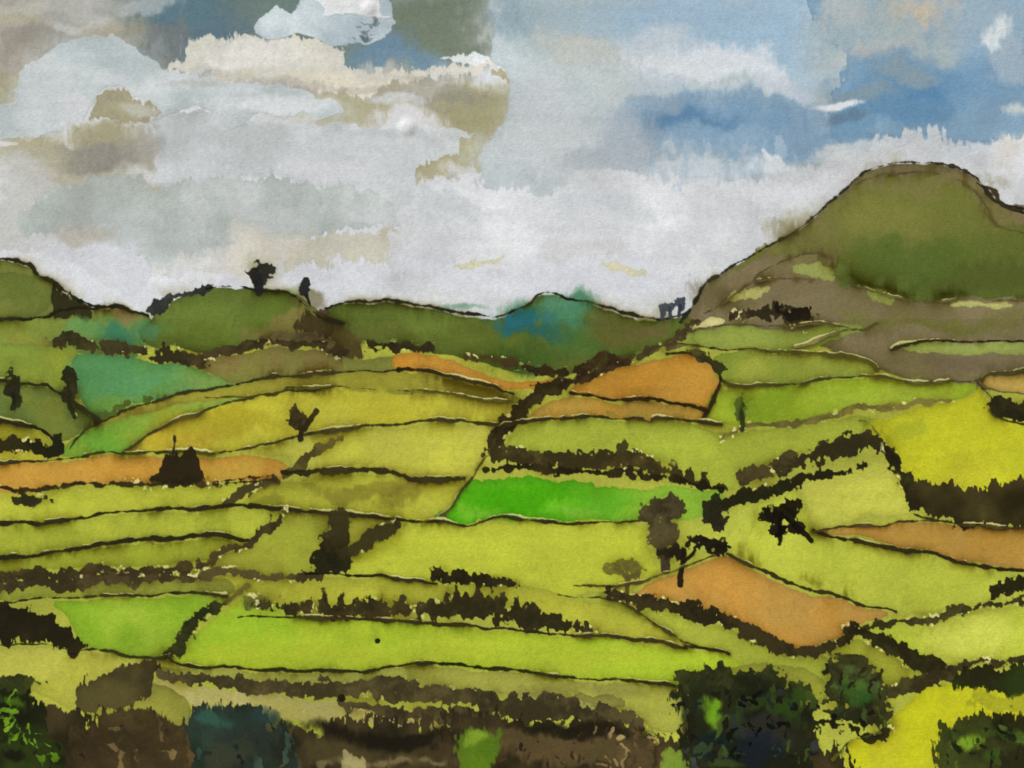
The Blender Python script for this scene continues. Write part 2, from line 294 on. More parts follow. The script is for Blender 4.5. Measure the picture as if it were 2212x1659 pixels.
soft("1640,870,60,30,124,154,34,.6;1900,850,110,20,168,188,64,.6")
O("2125,815 2170,808 2212,800 2212,850 2170,846",(192,160,86))
F("1090,975 1145,912 1290,908 1450,910 1600,935 1750,912 1900,905 1880,950 1760,975 1640,1010 1590,1060 1480,1040 1380,1010 1240,985",(168,178,68),(156,168,58))
F("1880,950 1900,905 2040,875 2095,855 2118,830 2160,900 2212,945 2212,1062 2050,1072 1990,1070 1950,1040 1925,985",(194,192,48),(184,186,42))
soft("2080,920,100,40,198,198,44,.6;2120,1010,80,30,182,176,46,.6;1960,940,40,20,170,178,50,.6")
O("0,1018 80,1000 200,990 340,986 480,984 560,990 612,1008 596,1036 440,1040 240,1048 100,1056 0,1084",(200,150,68),(190,143,58))
soft("490,1020,60,14,184,158,58,.6")
F("550,985 640,950 750,930 900,922 1075,918 1060,965 1012,1032 900,1026 780,1016 620,1016 620,990",(184,180,80),(178,178,66))
F("0,1086 100,1060 260,1048 450,1044 600,1042 520,1096 380,1100 220,1112 90,1128 0,1142",(180,182,68),(170,177,58))
F("600,1042 720,1030 850,1028 1000,1040 975,1090 945,1128 820,1122 700,1108 600,1102 520,1096",(180,180,64),(168,170,58))
soft("800,1052,90,14,122,112,42,.6;860,1072,30,18,118,108,38,.6;560,1095,40,10,112,110,40,.4")
wash("945,1126 985,1070 1018,1034 1100,1035 1250,1045 1400,1052 1560,1058 1530,1110 1490,1130 1400,1124 1250,1126 1110,1116",(84,165,24),'grass_field',1,rag=3.5,col2=(138,180,54),g=(1180,1060,1440,1070),edge=.12,fe=1)
soft("1120,1070,110,30,68,158,10,.8;1330,1090,50,16,100,172,38,.7;1450,1085,50,22,138,178,56,.7;1030,1105,50,12,132,180,56,.5;1250,1108,50,10,138,176,66,.5")
F("0,1145 150,1122 300,1108 500,1102 612,1104 580,1140 530,1158 400,1160 250,1172 0,1212",(172,178,66),(154,164,54))
F("0,1218 150,1190 300,1174 500,1165 520,1178 440,1212 250,1226 0,1238",(156,166,56),(144,152,46))
F("440,1225 540,1175 612,1108 720,1112 700,1170 680,1236 560,1242",(160,165,62),(146,148,52))
F("745,1238 790,1180 870,1132 1000,1132 1150,1124 1370,1130 1400,1190 1440,1235 1330,1270 1220,1290 1120,1262 950,1252 820,1244",(186,192,68),(178,186,58))
F("1580,1200 1600,1110 1640,1085 1720,1042 1760,1150 1850,1168 1960,1188 2080,1210 2205,1255 2150,1295 2030,1325 1920,1316 1800,1290 1690,1250",(186,192,76),(176,184,64))
F("1400,1130 1500,1120 1600,1090 1640,1090 1600,1200 1560,1190 1480,1210 1430,1235 1400,1190",(182,188,78))
F("1728,1038 1800,1012 1900,1000 1930,1015 1972,1110 1880,1120 1760,1138 1740,1090",(192,192,86),(180,182,70))
O("1765,1146 1860,1138 1990,1130 2110,1138 2212,1160 2212,1248 2120,1218 2000,1192 1880,1168",(188,146,74),(180,138,62))
F("400,1255 520,1248 700,1250 900,1256 1120,1265 1230,1290 1300,1300 1400,1335 1480,1380 1300,1375 1200,1345 1000,1320 700,1320 530,1310 550,1280 400,1290",(172,172,64),(158,160,54))
F("1210,1290 1330,1290 1450,1320 1600,1370 1700,1410 1790,1418 1800,1470 1760,1500 1600,1450 1500,1390 1380,1330",(168,174,70),(152,160,56))
O("1365,1285 1430,1250 1500,1225 1560,1202 1600,1215 1690,1262 1780,1292 1870,1312 1915,1330 1850,1355 1780,1390 1715,1402 1640,1370 1560,1335 1460,1300",(190,146,76),(186,138,62))
F("0,1255 150,1262 400,1248 500,1260 490,1285 300,1282 120,1292 0,1290",(148,154,62),(130,134,54))
F("118,1300 250,1294 400,1288 490,1292 440,1345 380,1408 330,1420 220,1410 180,1395 150,1340",(134,172,48),(154,180,56))
F("378,1420 440,1360 520,1290 545,1320 700,1338 900,1348 1100,1360 1290,1376 1450,1396 1570,1415 1600,1450 1480,1478 1300,1466 1130,1450 1000,1438 820,1448 600,1446 450,1440",(172,190,56),(158,182,46))
soft("500,1380,110,30,146,186,44,.6;900,1400,200,26,178,190,56,.6;1300,1430,150,24,168,178,54,.5")
F("0,1398 100,1400 220,1416 340,1428 300,1440 200,1480 150,1530 80,1500 0,1450",(188,186,86),(172,172,66))
F("1850,1352 1950,1345 2080,1325 2212,1295 2212,1412 2130,1430 2050,1448 1980,1420 1920,1385",(174,184,66),(186,192,78))
F("1790,1410 1840,1380 1900,1405 1960,1435 2040,1462 1960,1490 1920,1480 1840,1440",(158,162,56),(144,147,48))
F("340,1440 460,1444 700,1455 1000,1442 1250,1470 1460,1486 1470,1570 1420,1575 1350,1540 1100,1500 850,1480 600,1475 350,1462",(165,166,80),(152,154,64))
wash("345,1470 480,1490 620,1505 760,1522 880,1545 960,1560 940,1572 800,1570 600,1560 420,1530 340,1560 300,1540 320,1490",(186,178,114),'grass_field',.95,rag=5,fe=2,col2=(170,162,86),edge=.06)
F("330,1480 390,1500 420,1540 400,1590 330,1570 240,1560 180,1545 240,1520",(154,152,66),(128,127,54))
F("1830,1620 1900,1580 1960,1520 2050,1475 2212,1505 2212,1560 2100,1560 2040,1620 2060,1659 1870,1659",(194,194,40),(178,176,38))
F("1470,1470 1570,1440 1700,1440 1780,1470 1770,1520 1600,1500",(158,160,62),(142,146,54))
w=(slice(int((690+M)*S),Hc),slice(0,Wc))
C[w]*=(1+0.024*BL[w]+0.008*STR[w]+0.018*NE[w]-0.05*np.exp(-((BL[w]-.8)/.07)**2)*ss(.4+ND[w]))[...,None]

# ---------------------------------------------------------------- ink lines and hedges
hl=dict(label='rolling_hills',sliver=0,amp=1.1)
ink("0,557 40,565 80,595 120,612 160,645 200,658 260,660 320,680",[6,5,5,4],halo=10,**hl)
ink("0,692 60,690 130,672 190,665 240,660",[4,5,3],halo=14,label='rolling_hills',sliver=0)
hedge("332,668 352,652 375,645 400,634 455,624",[9,9,6,8,6],(40,42,40),(60,64,52),3,3,flecks=0)
ink("445,625 520,618 560,628 620,635 660,665 700,690 740,700",3.5,halo=12,**hl)
tree("552,588,20,20;570,580,20,18;562,600,20,16",(30,30,30),(48,48,40),trunk="562,600 560,630",tw=14,holes=0,amp=3.5)
tree("655,624,15,18",(34,34,34),(50,50,42),trunk="658,640 668,664",tw=6,holes=0,amp=3)
ink("700,668 760,652 850,650 920,658 1000,672 1060,682 1100,675 1140,655 1165,635 1190,632 1230,645 1290,660 1340,678 1400,688 1440,690 1480,680",[3,4,3,3,4,3],halo=10,**hl)
tree("1428,672,9,11;1446,668,8,10;1468,658,11,17",(60,66,74),(80,84,84),amp=3,trunk="1468,660 1466,686;1428,672 1430,688;1446,668 1448,688",tw=7,holes=0)
ink("1470,700 1500,650 1530,605 1590,570 1660,535 1740,480 1800,435 1850,385 1890,362 1930,350 2000,352 2070,362 2120,395 2170,440 2212,475",[8,6,4,4,4,3,4,5,5],col=(48,44,30),halo=14,label='conical_hill',sliver=0,amp=1.1)
ink("1850,400 1900,378 1980,372 2060,385 2100,410 2130,440 2180,500 2212,535",2.5,(86,80,48),10,.4,label='conical_hill',sliver=0)
ink("2110,395 2150,415 2185,450 2212,500",[4,8,5],(60,50,32),8,.4,label='conical_hill',sliver=.5)
ink("1480,690 1560,655 1660,580 1750,545 1800,560",[2,3,1],(80,72,44),14,.5,label='conical_hill',sliver=0)
ink("1800,590 1880,628 1960,645 2060,648 2212,655",1.5,(84,80,44),20,.8,label='conical_hill',sliver=.2,off=-.7)
ink("1610,610 1700,600 1760,606",2,(84,72,46),10,.5,label='conical_hill',sliver=.6)
hedge("1580,690 1640,680 1700,678 1750,690",[9,16,14],(46,38,22),(92,80,52),4,6,halo=10)
hedge("1680,672 1745,682",[6,10],(26,22,14),(36,30,18),3,5)
ink("1450,738 1500,745 1560,755 1700,762 1800,765 1870,780 1895,800",[3,4,3,5,3],(64,62,26),10,.45)
ink("1490,718 1530,708 1640,705 1760,700 1850,712 1895,695",[2,3,2,5],(78,74,38),8,.3,sliver=1.1)
ink("1720,752 1790,728 1850,712",[2,5],(92,84,52),8,.4,sliver=.6)
ink("1555,822 1620,832 1720,825 1820,814 1900,814 2000,828 2110,820 2160,802 2212,795",[4,3,3,4],(60,58,28),12,.5)
ink("2110,822 2140,860 2165,905 2212,935",[3,4,5],(60,54,28),8,.4)
hedge("2150,868 2180,888 2212,905",[10,22],(28,26,14),(44,40,22),5,4)
hedge("1560,940 1620,922 1700,915 1800,898 1900,880 2020,872 2060,866",[3,5,5,6,5,1],(92,84,42),(124,114,56),2.5,1,halo=8,ha=.3)
ink("1900,940 1880,915 1860,912",[3,2],(100,96,42),16,.6)
hedge("1505,690 1470,725 1420,750 1340,782 1270,808 1215,832",[4,5,7,9,10],(62,50,30),(88,74,44),3,3)
hedge("1000,764 1060,774 1120,788 1180,806 1240,800 1280,780 1330,775",[4,7,8,7,5],(44,34,18),(72,56,32),4,3)
hedge("1220,830 1170,850 1130,880 1095,915 1070,945",[9,14,17,13],(38,32,16),(56,48,26),6,2)
hedge("1215,832 1300,800 1370,775",[6,8,3],(40,30,16),(70,52,32),4,3)
ink("1070,945 1060,975 1020,1030 985,1075 948,1122",[6,3,3,3],(64,58,26),8,.3,sliver=.8)
ink("1440,765 1500,768 1540,790 1556,820 1540,860 1522,905",[4,6,7,5],(44,34,18),8,.4)
hedge("1480,760 1530,775 1556,800",[3,8,9],(50,46,24),(84,84,38),4,4)
ink("1235,848 1330,860 1430,868 1520,884",[4,5,8],(38,28,14),8,.35)
ink("1070,925 1110,912 1200,904 1330,903 1450,906 1560,915",[7,5,4,4],(44,38,20),9,.5,sliver=1)
hedge("1310,892 1400,898",[4,4],(136,120,42),(152,126,52),3,2,label='ploughed_field',ha=0,flecks=0)
tree("1604,880,10,30",(44,50,22),(80,96,34),trunk="1604,890 1604,928",tw=9,holes=0)
tree("1618,880,10,24",(110,134,40),(130,150,48),a=.5)
hedge("115,738 160,735 220,748 290,755 360,765 430,782",[11,12,7,10,13],(44,40,22),(66,58,32),5,3)
hedge("400,785 470,762 540,748 600,742 680,748 740,762",[9,8,7,8,12],(44,38,22),(72,60,36),4,3)
hedge("790,742 860,750 930,750",[5,9,8],(38,32,18),(56,48,28),4,3)
hedge("560,738 640,728 720,740",[3,8,8],(70,58,36),(96,82,50),4,3,flecks=0)
ink("150,975 200,922 280,885 380,855 500,830 650,812 780,800 860,800",[3,6,5,5,5,4,5],(52,48,24),14,.6,off=-.4)
ink("860,800 900,800 1000,820 1060,832 1112,850",[10,5,3,4],(40,34,18),24,.7,off=.5)
ink("265,976 330,935 430,890 520,862 640,845 760,838",[4,5,4,3,2],(58,54,24),10,.5)
ink("440,856 600,852 640,838 850,842 1000,858 1108,868",[2,5,2,2,3],(72,68,30),10,.5,sliver=1.1)
hedge("150,890 220,895 300,870 330,862",[2,4,3,2],(70,86,34),(90,102,40),3,5,ha=.2)
ink("0,828 60,824 120,845 170,875 215,912",[5,4,6,7],(40,38,20),12,.5)
ink("0,892 60,918 125,958",[5,7,8],(32,30,16),12,.5)
hedge("0,962 50,962 100,978 125,970",[14,15,11],(28,26,14),(44,40,20),4,3)
tree("24,840,15,40",(32,32,18),(48,46,26),trunk="24,850 26,880",tw=8,holes=0); tree("148,828,17,38;154,860,12,28",(34,34,18),(52,50,26),trunk="148,850 160,900",tw=7,holes=0)
tree("125,945,9,22",(32,32,18),(48,46,26),holes=0)
ink("0,1012 70,998 200,984 350,975 500,974 570,965 640,944 740,928 850,915 1000,910 1072,914",[6,4,3,4,5,4,6],(50,46,22),12,.5,sliver=1)
tree("635,905,18,24;652,918,18,18",(44,36,20),(74,66,34),trunk="652,940 672,910 686,884;652,925 650,948",tw=9,holes=0,amp=3)
hedge("605,1022 660,992 700,968 742,945",[6,9,9,3],(68,60,30),(92,84,38),3,3)
ink("600,1018 700,1018 790,1014 850,1020 920,1035 1000,1036",[6,9,10,7,10,5],(44,40,20),12,.65,amp=1.3)
hedge("490,1085 540,1058 592,1040",[9,13,8],(64,56,32),(88,78,42),4,3)
hedge("0,1064 120,1052 280,1048 440,1046 590,1038",[3,3,4,2,3],(40,34,18),(58,48,26),1.5,1.5)
hedge("330,1040 430,1042 580,1028",[6,5,1],(40,32,18),(70,58,32),3,2,ha=.2)
tree("62,1078,32,12",(38,34,20),(54,48,28),holes=0)
wash("325,1038 345,1012 358,985 372,972 388,980 402,968 420,975 432,1005 444,1035 380,1044",(36,30,17),'tree',.96,rag=4.5,soft=3,fe=3,edge=0); ink("374,980 373,945",3,INK,0,0,0,'tree',0)
ink("0,1142 100,1125 250,1106 400,1096 520,1092 620,1100 720,1110 830,1120 950,1128",[7,6,5,7,7,4,4,4],(36,34,18),12,.55)
ink("0,1218 120,1192 240,1172 400,1160 480,1155 535,1160",[7,5,7,8,7],(34,32,18),12,.55)
hedge("0,1238 120,1242 250,1240 360,1232 440,1222 480,1195 540,1165 590,1125 612,1100",[12,13,10,8,7,6,8,10,5],(48,42,24),(74,62,36),4,3)
hedge("0,1258 120,1262 250,1252 400,1244",[13,12,9,5],(52,44,26),(80,68,42),4,3)
hedge("400,1250 480,1240 560,1246 690,1248",[8,9,6,5],(56,48,28),(82,72,42),4,2)
ink("660,1240 800,1246 940,1256",[6,5,5],(34,32,18),8,.4)
tree("732,1138,21,34;722,1175,30,36;706,1212,34,30;738,1215,22,26",(32,30,16),(58,52,28),holes=0,amp=4.5)
hedge("745,1200 790,1172 825,1152 856,1136",[10,13,14,7],(36,34,18),(56,50,26),4,3,ha=.6,halo=18)
ink("948,1126 1020,1130 1080,1115 1140,1122 1250,1130 1380,1124",[3,4,5,4,4,3],(40,40,18),8,.4,sliver=1.1)
hedge("1062,972 1100,985 1200,998 1290,990 1360,992 1420,1008 1490,1032 1560,1052",[9,18,20,21,19,15,12,9],(50,42,22),(80,68,36),5,7,halo=8,holes=.2)
hedge("1050,1012 1200,1018 1350,1020 1450,1028 1560,1056",[3,6,6,5,6],(32,28,14),(52,44,24),3,3)
tree("1345,968,14,18",(62,54,28),(84,74,38),holes=0)
hedge("1610,1030 1650,1012 1720,995 1800,975 1870,955 1920,985",[14,18,17,16,20,10],(44,38,22),(74,64,36),5,6,halo=9)
hedge("1550,1092 1600,1078 1680,1052 1770,1030 1870,1006",[8,14,12,7,3],(30,28,14),(48,44,24),4,4)
hedge("1915,965 1935,1010 1965,1060 1980,1090",[9,11,14,12],(30,28,14),(54,48,26),5,4)
wash("1965,1060 2000,1045 2100,1050 2130,1060 2150,1042 2212,1040 2212,1128 2100,1135 2010,1110 1975,1095",(38,32,17),'hedgerow',.97,rag=6,soft=3,fe=6,col2=(60,52,28),edge=0)
ink("1975,1112 2060,1130 2212,1160",[4,4,3],(50,44,22),8,.3)
tree("1418,1112,40,34;1430,1148,32,42;1440,1196,18,24;1452,1100,24,24",(54,46,32),(84,74,48),amp=5,spk=3,trunk="1435,1190 1440,1230",tw=16,holes=.3)
tree("1543,1105,19,36;1552,1130,16,22",(38,36,22),(64,56,34),holes=0,amp=5)
tree("1690,1112,40,20;1663,1115,26,16;1712,1094,20,16;1722,1140,24,13;1680,1146,22,12",(24,20,12),(36,32,18),amp=5,spk=3,trunk="1690,1110 1686,1180;1700,1140 1680,1160;1700,1120 1750,1165",tw=9,holes=.6)
tree("1530,1182,42,12;1498,1170,20,9;1452,1190,34,12;1555,1188,18,10",(26,22,14),(40,34,20),amp=4.5,trunk="1474,1190 1474,1262;1500,1190 1474,1215",tw=9,holes=.2)
tree("1340,1222,26,15;1366,1232,18,15;1325,1236,16,10",(84,78,36),(112,108,44),amp=4.5,trunk="1348,1230 1352,1282;1348,1250 1325,1232;1350,1250 1375,1240",tw=6,holes=.4)
ink("1755,1145 1820,1165 1880,1180 1960,1188 2060,1206 2130,1225 2212,1255",[6,5,7,5,6],(40,34,18),9,.45)
ink("1755,1148 1800,1138 1900,1136 2000,1126 2100,1134 2212,1160",[5,4,3,4],(60,50,26),10,.4)
ink("1570,1196 1640,1228 1700,1256 1760,1276 1850,1302 1930,1320",[4,6,7,6,6],(50,44,22),18,.65,off=-.6)
ink("1240,1268 1300,1272 1380,1258 1450,1235 1540,1200",[3,4,3,3],(70,58,30),6,.3,sliver=1)
ink("1205,1285 1290,1296 1340,1302 1400,1335 1460,1372 1500,1392 1570,1412",[3,4,3,2,3,4],(56,54,24),8,.4)
hedge("1320,1288 1380,1296 1430,1305 1500,1320 1570,1345 1650,1385 1740,1412 1790,1395 1850,1365",[8,14,15,14,13,14,10,9,9],(34,28,16),(54,46,26),4,5)
hedge("1850,1368 1900,1350 1980,1338 2060,1325 2130,1308 2212,1288",[8,5,8,9,5,4],(46,42,22),(70,66,34),4,3)
hedge("2150,1290 2180,1270 2212,1262",[9,16],(34,30,16),(54,48,26),5,4)
hedge("1830,1358 1880,1378 1930,1400 1990,1430 2050,1452",[7,14,14,17,10],(34,30,16),(50,48,24),4,4)
hedge("2050,1448 2120,1430 2212,1412",[6,5,5],(40,36,20),(60,54,30),3,3)
wash("2060,1455 2120,1440 2212,1430 2212,1500 2140,1495 2080,1480",(36,48,18),'hedgerow',.95,rag=6,fe=5,col2=(28,26,14),soft=3,edge=0)
hedge("1930,1492 1980,1476 2040,1462",[12,17,10],(48,42,24),(72,66,36),4,3)
hedge("545,1298 580,1302",[14,8],(76,86,34),(110,114,50),3,4)
hedge("560,1305 640,1312 720,1320 800,1318 880,1322 950,1312 1010,1308 1080,1318 1150,1332 1220,1345 1280,1362",[6,15,17,16,15,19,26,21,19,11,5],(40,36,20),(68,58,32),4,8,halo=10,holes=.3)
for x,y in [(700,1292),(735,1290),(965,1275),(985,1270),(1010,1284),(1032,1278),(1060,1290),(1088,1290),(1112,1300),(1150,1312),(820,1298),(870,1300)]:
    tree("%d,%d,%d,%d"%(x,y+10,7+x%4,15+y%7),(42,38,20),(62,54,30),holes=0,amp=2.5,label='hedgerow')
ink("515,1332 640,1332 800,1340 950,1348 1100,1356 1280,1372 1420,1382 1482,1398",[3,5,6,6,5,5],(46,42,20),8,.4)
ink("1482,1392 1520,1398 1572,1412",[3,5,3],(40,36,18),6,.3)
hedge("935,1238 980,1243 1030,1246 1070,1254 1110,1260",[7,11,11,10,6],(28,24,12),(44,38,22),3,6,holes=.3)
wash("0,1288 50,1302 75,1312 110,1330 135,1362 180,1395 160,1406 110,1400 60,1385 0,1370",(32,28,16),'hedgerow',.97,rag=7,soft=3,fe=5,col2=(60,50,32),edge=0)
ink("0,1312 60,1296 150,1290 300,1286 400,1280 492,1285",[5,4,4,6,4],(44,44,20),9,.4)
hedge("350,1415 385,1395 415,1355 445,1330 490,1300",[7,11,16,12,7],(34,36,18),(54,56,28),5,3)
ink("490,1300 540,1265",3,(70,66,32),5,.2,sliver=0)
ink("0,1390 60,1392 150,1404 240,1408 330,1420 370,1415",[3,3,4,6,6],(46,46,20),10,.5)
wash("172,1545 165,1500 200,1462 270,1430 330,1425 345,1440 320,1480 300,1520 240,1535 200,1545",(84,76,42),'bush',.95,rag=6,soft=3,fe=5,col2=(54,46,28))
ink("365,1420 420,1438 560,1444 700,1450 820,1446 920,1436 1010,1434 1120,1448 1250,1464 1360,1468 1460,1482",[5,6,6,5,6,4,5],(38,38,18),10,.5,sliver=.9)
hedge("345,1454 420,1466 520,1480 640,1484 740,1486 850,1490 950,1500 1050,1512",[8,12,14,14,16,20,17,20],(56,49,30),(84,74,46),4,4,flecks=.3)
soft("1160,1490,90,14,120,116,60,.5;1320,1500,60,14,124,120,60,.5")
wash("1200,1520 1240,1500 1290,1500 1350,1510 1330,1535 1230,1540",(134,132,64),'bush',.8,rag=5,edge=.25,fe=2)
hedge("1040,1520 1120,1530 1200,1530 1300,1545 1380,1562",[22,24,22,18,12],(50,44,28),(82,72,44),5,6,flecks=.3)
hedge("740,1520 830,1535 920,1548 1060,1556",[5,11,14,15],(50,42,28),(78,68,42),4,4,flecks=.3)
# foreground masses
wash("0,1659 0,1560 60,1520 120,1530 160,1545 240,1552 330,1560 420,1570 440,1540 520,1520 600,1570 680,1590 700,1560 800,1552 900,1562 960,1570 1040,1550 1200,1555 1350,1565 1400,1585 1470,1600 1480,1560 1500,1500 1540,1455 1640,1470 1720,1500 1760,1560 1770,1610 1830,1640 1840,1659",(38,33,20),'bush',.97,rag=7,soft=3,fe=8,col2=(62,52,32),edge=0)
wash("160,1659 150,1600 200,1555 270,1535 340,1550 400,1580 430,1659",(80,66,38),'bush',.93,rag=6,soft=8,fe=5,col2=(52,43,26),edge=.3,ew=14,cv=BL)
wash("412,1600 420,1560 460,1525 530,1520 580,1545 600,1580 640,1600 660,1659 430,1659",(40,56,48),'bush',.93,rag=6,soft=6,col2=(30,36,28),fe=5,edge=.1,cv=BL)
soft("465,1550,34,16,50,88,74,.8;540,1600,40,30,42,48,42,.7;500,1630,40,26,58,60,42,.7;600,1620,30,30,34,36,26,.8;440,1620,18,30,32,44,30,.7;560,1555,26,16,40,60,58,.6")
soft("1000,1625,100,40,66,54,34,.8;1200,1610,120,34,94,78,48,.9;1330,1625,80,30,82,70,42,.9;1120,1600,60,20,78,66,40,.8;740,1640,110,16,80,70,42,.6;900,1650,90,14,88,76,46,.6;850,1600,140,22,28,24,15,.9;1250,1575,120,12,27,23,14,.8")
dabs(60,1100,1575,1450,1650,[(56,44,27),(70,58,34),(44,36,22),(112,96,62)],3,2,4,'bush',1.5)
dabs(24,160,1560,420,1650,[(60,48,28),(48,40,24),(92,78,48)],4,4,9,'bush',1.0)
dabs(20,430,1550,650,1650,[(30,44,40),(26,28,20),(54,70,58),(62,60,40)],6,4,10,'bush',1.3)
wash("985,1620 990,1595 1020,1580 1060,1590 1082,1620 1075,1659 1000,1659",(104,142,28),'bush',.85,rag=6,soft=14,fe=6,col2=(80,110,26),edge=0)
soft("1030,1600,22,14,138,166,50,.7;1055,1635,22,20,80,110,24,.7")
for i,x0 in enumerate(range(700,960,40)): soft("%d,%d,%d,%d,150,138,90,.5"%(x0+i*7%13,1652-i*5%9,14+i*5%11,7))
wash("738,1650 745,1625 760,1640 790,1650 770,1659",(176,166,110),None,.8,rag=4,soft=3,fe=2)
wash("0,1480 30,1478 60,1490 95,1530 110,1580 130,1640 140,1659 0,1659",(48,62,22),'bush',.95,rag=7,soft=4,fe=5,col2=(24,26,13),edge=0,cv=BL)
tree("40,1480,40,18",(44,48,24),(64,72,30),holes=0,amp=5)
dabs(26,0,1500,80,1600,[(104,150,26),(66,98,24),(120,164,36),(30,36,14)],7,4,9,'bush',1.9)
dabs(12,60,1590,130,1650,[(108,154,30),(30,34,14)],8,3,6,'bush',.9)
soft("30,1520,30,12,86,130,26,.6;30,1630,22,16,22,20,12,.8")
# right foreground trees
tree("1490,1480,34,34;1545,1468,46,32;1600,1480,44,30;1655,1482,50,34;1705,1510,40,36;1745,1560,24,44",(30,32,18),(56,60,28),label='tree',amp=7,spk=5,holes=.5)
wash("1475,1500 1520,1478 1580,1490 1640,1485 1700,1510 1742,1560 1752,1610 1775,1659 1440,1659 1468,1620 1490,1580",(27,29,17),'tree',.95,rag=9,soft=7,col2=(40,46,24),cv=BL,edge=0,fe=8)
soft("1546,1532,20,36,104,148,28,.85;1530,1512,18,12,86,120,30,.7;1640,1512,44,22,46,68,24,.7;1712,1530,30,28,50,76,24,.7;1660,1590,44,30,52,52,48,.6;1540,1610,32,36,21,34,32,.8;1620,1620,40,30,24,32,42,.8;1720,1600,30,36,38,38,22,.7;1600,1560,24,26,48,58,54,.55;1490,1560,14,36,28,26,14,.8;1560,1652,26,8,84,112,38,.4")
dabs(70,1475,1480,1750,1640,[(22,28,30),(24,24,13),(44,54,34),(18,18,12),(58,72,30),(50,54,50),(34,30,18)],9,5,14,'tree',1.5)
soft("1546,1528,13,26,112,158,30,.7")
wash("1430,1659 1428,1635 1460,1625 1490,1640 1490,1659",(126,154,50),'bush',.8,rag=6,soft=8,fe=4)
tree("1835,1455,50,42;1860,1500,58,46;1800,1480,28,38;1885,1540,46,30;1840,1545,56,24",(34,36,20),(58,58,30),amp=6,spk=3,holes=.1)
soft("1850,1492,38,30,58,92,34,.8;1840,1478,24,12,82,112,46,.5;1840,1440,36,10,90,90,46,.5;1870,1505,20,16,42,78,30,.6")
dabs(26,1790,1430,1910,1560,[(30,32,16),(48,58,28),(66,80,36),(26,24,14)],10,4,9,'tree',2.0)
hedge("1780,1560 1830,1575 1880,1590 1920,1570",[5,8,10,4],(30,28,14),(48,44,24),5,4)
ink("1800,1640 1840,1600 1900,1580",3,(70,74,28),8,.4,sliver=0)
wash("2035,1659 2030,1600 2050,1560 2100,1540 2160,1545 2212,1520 2212,1659",(54,62,26),'tree',.93,rag=8,soft=6,col2=(32,31,17),fe=7,edge=.2,ew=10,cv=BL)
soft("2085,1605,22,18,118,154,38,.8;2060,1580,24,14,52,56,28,.7;2160,1580,30,40,28,28,16,.8;2195,1600,20,22,78,110,34,.7;2140,1640,26,12,60,90,28,.6;2120,1585,20,14,68,94,30,.5")
dabs(34,2035,1550,2230,1650,[(30,34,18),(50,64,26),(24,24,14),(74,92,34),(40,40,22)],11,4,10,'tree',1.2)
soft("2085,1605,12,12,128,164,40,.6")
wash("2100,1500 2212,1495 2212,1540 2150,1530",(142,142,40),'grass_field',.55,rag=6,soft=8,fe=3)
for x,y,r in [(815,1385,5.5),(738,1508,9),(2128,1130,3)]:
    w=win(np.array([[x-40,y-60],[x+40,y+40]],f4),0)
    d=np.sqrt((GX[w]-x)**2+(GY[w]-y)**2)+EDG[w]*.8
    blend(w,ss((r-d)/2+.5)*.95,rgb((20,16,10))[None,None]); Z[w]-=1.5*np.exp(-(d/r)**2)
    e=np.sqrt(((GX[w]-x+4)/14)**2+((GY[w]-y+16)/26)**2); blend(w,(ss(1.1-e)*.2).astype(f4),rgb((110,110,40))[None,None])

C*=(1+0.013*GR)[...,None]
C=np.clip(C,0.02,0.97)
lin=np.where(C<=0.04045,C/12.92,((C+0.055)/1.055)**2.4).astype(f4)
lin=np.clip(lin*np.array([.96,.96,.95],f4),0,0.9)
Z+=0.35*NE+0.08*ND

# ---------------------------------------------------------------- build the painted sheet as meshes
def colln(o,parent=None):
    bpy.context.scene.collection.objects.link(o)
    if parent: o.parent=parent
    return o
def mat_pigment(name,rough,bump,grain):
    m=bpy.data.materials.new(name); m.use_nodes=True; nt=m.node_tree; N=nt.nodes; K=nt.links
    b=N['Principled BSDF']; b.inputs['Roughness'].default_value=rough
    b.inputs['Specular IOR Level'].default_value=0.03
    at=N.new('ShaderNodeAttribute'); at.attribute_name='pigment'
    tc=N.new('ShaderNodeTexCoord')
    n1=N.new('ShaderNodeTexNoise'); n1.inputs['Scale'].default_value=620; n1.inputs['Detail'].default_value=2
    mp=N.new('ShaderNodeMapping'); mp.inputs['Scale'].default_value=(0.5,1,1)
    K.new(tc.outputs['Object'],mp.inputs['Vector']); 
    n2=N.new('ShaderNodeTexNoise'); n2.inputs['Scale'].default_value=900; n2.inputs['Detail'].default_value=1
    K.new(tc.outputs['Object'],n1.inputs['Vector']); K.new(mp.outputs[0],n2.inputs['Vector'])
    ad=N.new('ShaderNodeMath'); ad.operation='ADD'; K.new(n1.outputs['Fac'],ad.inputs[0]); K.new(n2.outputs['Fac'],ad.inputs[1])
    mr=N.new('ShaderNodeMapRange'); mr.inputs[1].default_value=0.6; mr.inputs[2].default_value=1.4; mr.inputs[3].default_value=1-grain; mr.inputs[4].default_value=1+grain
    K.new(ad.outputs[0],mr.inputs[0])
    vm=N.new('ShaderNodeVectorMath'); vm.operation='SCALE'; K.new(at.outputs['Color'],vm.inputs[0]); K.new(mr.outputs[0],vm.inputs['Scale'])
    K.new(vm.outputs[0],b.inputs['Base Color'])
    bp=N.new('ShaderNodeBump'); bp.inputs['Strength'].default_value=bump; bp.inputs['Distance'].default_value=0.0003
    K.new(ad.outputs[0],bp.inputs['Height']); K.new(bp.outputs[0],b.inputs['Normal'])
    return m
CY=1.55
root=colln(bpy.data.objects.new('landscape_watercolour_painting',None)); root.location=(0,0,CY)
co=np.empty((Hc,Wc,3),f4)
co[...,0]=(GX-W/2)*U; co[...,1]=-0.02-Z*U; co[...,2]=(H/2-GY)*U
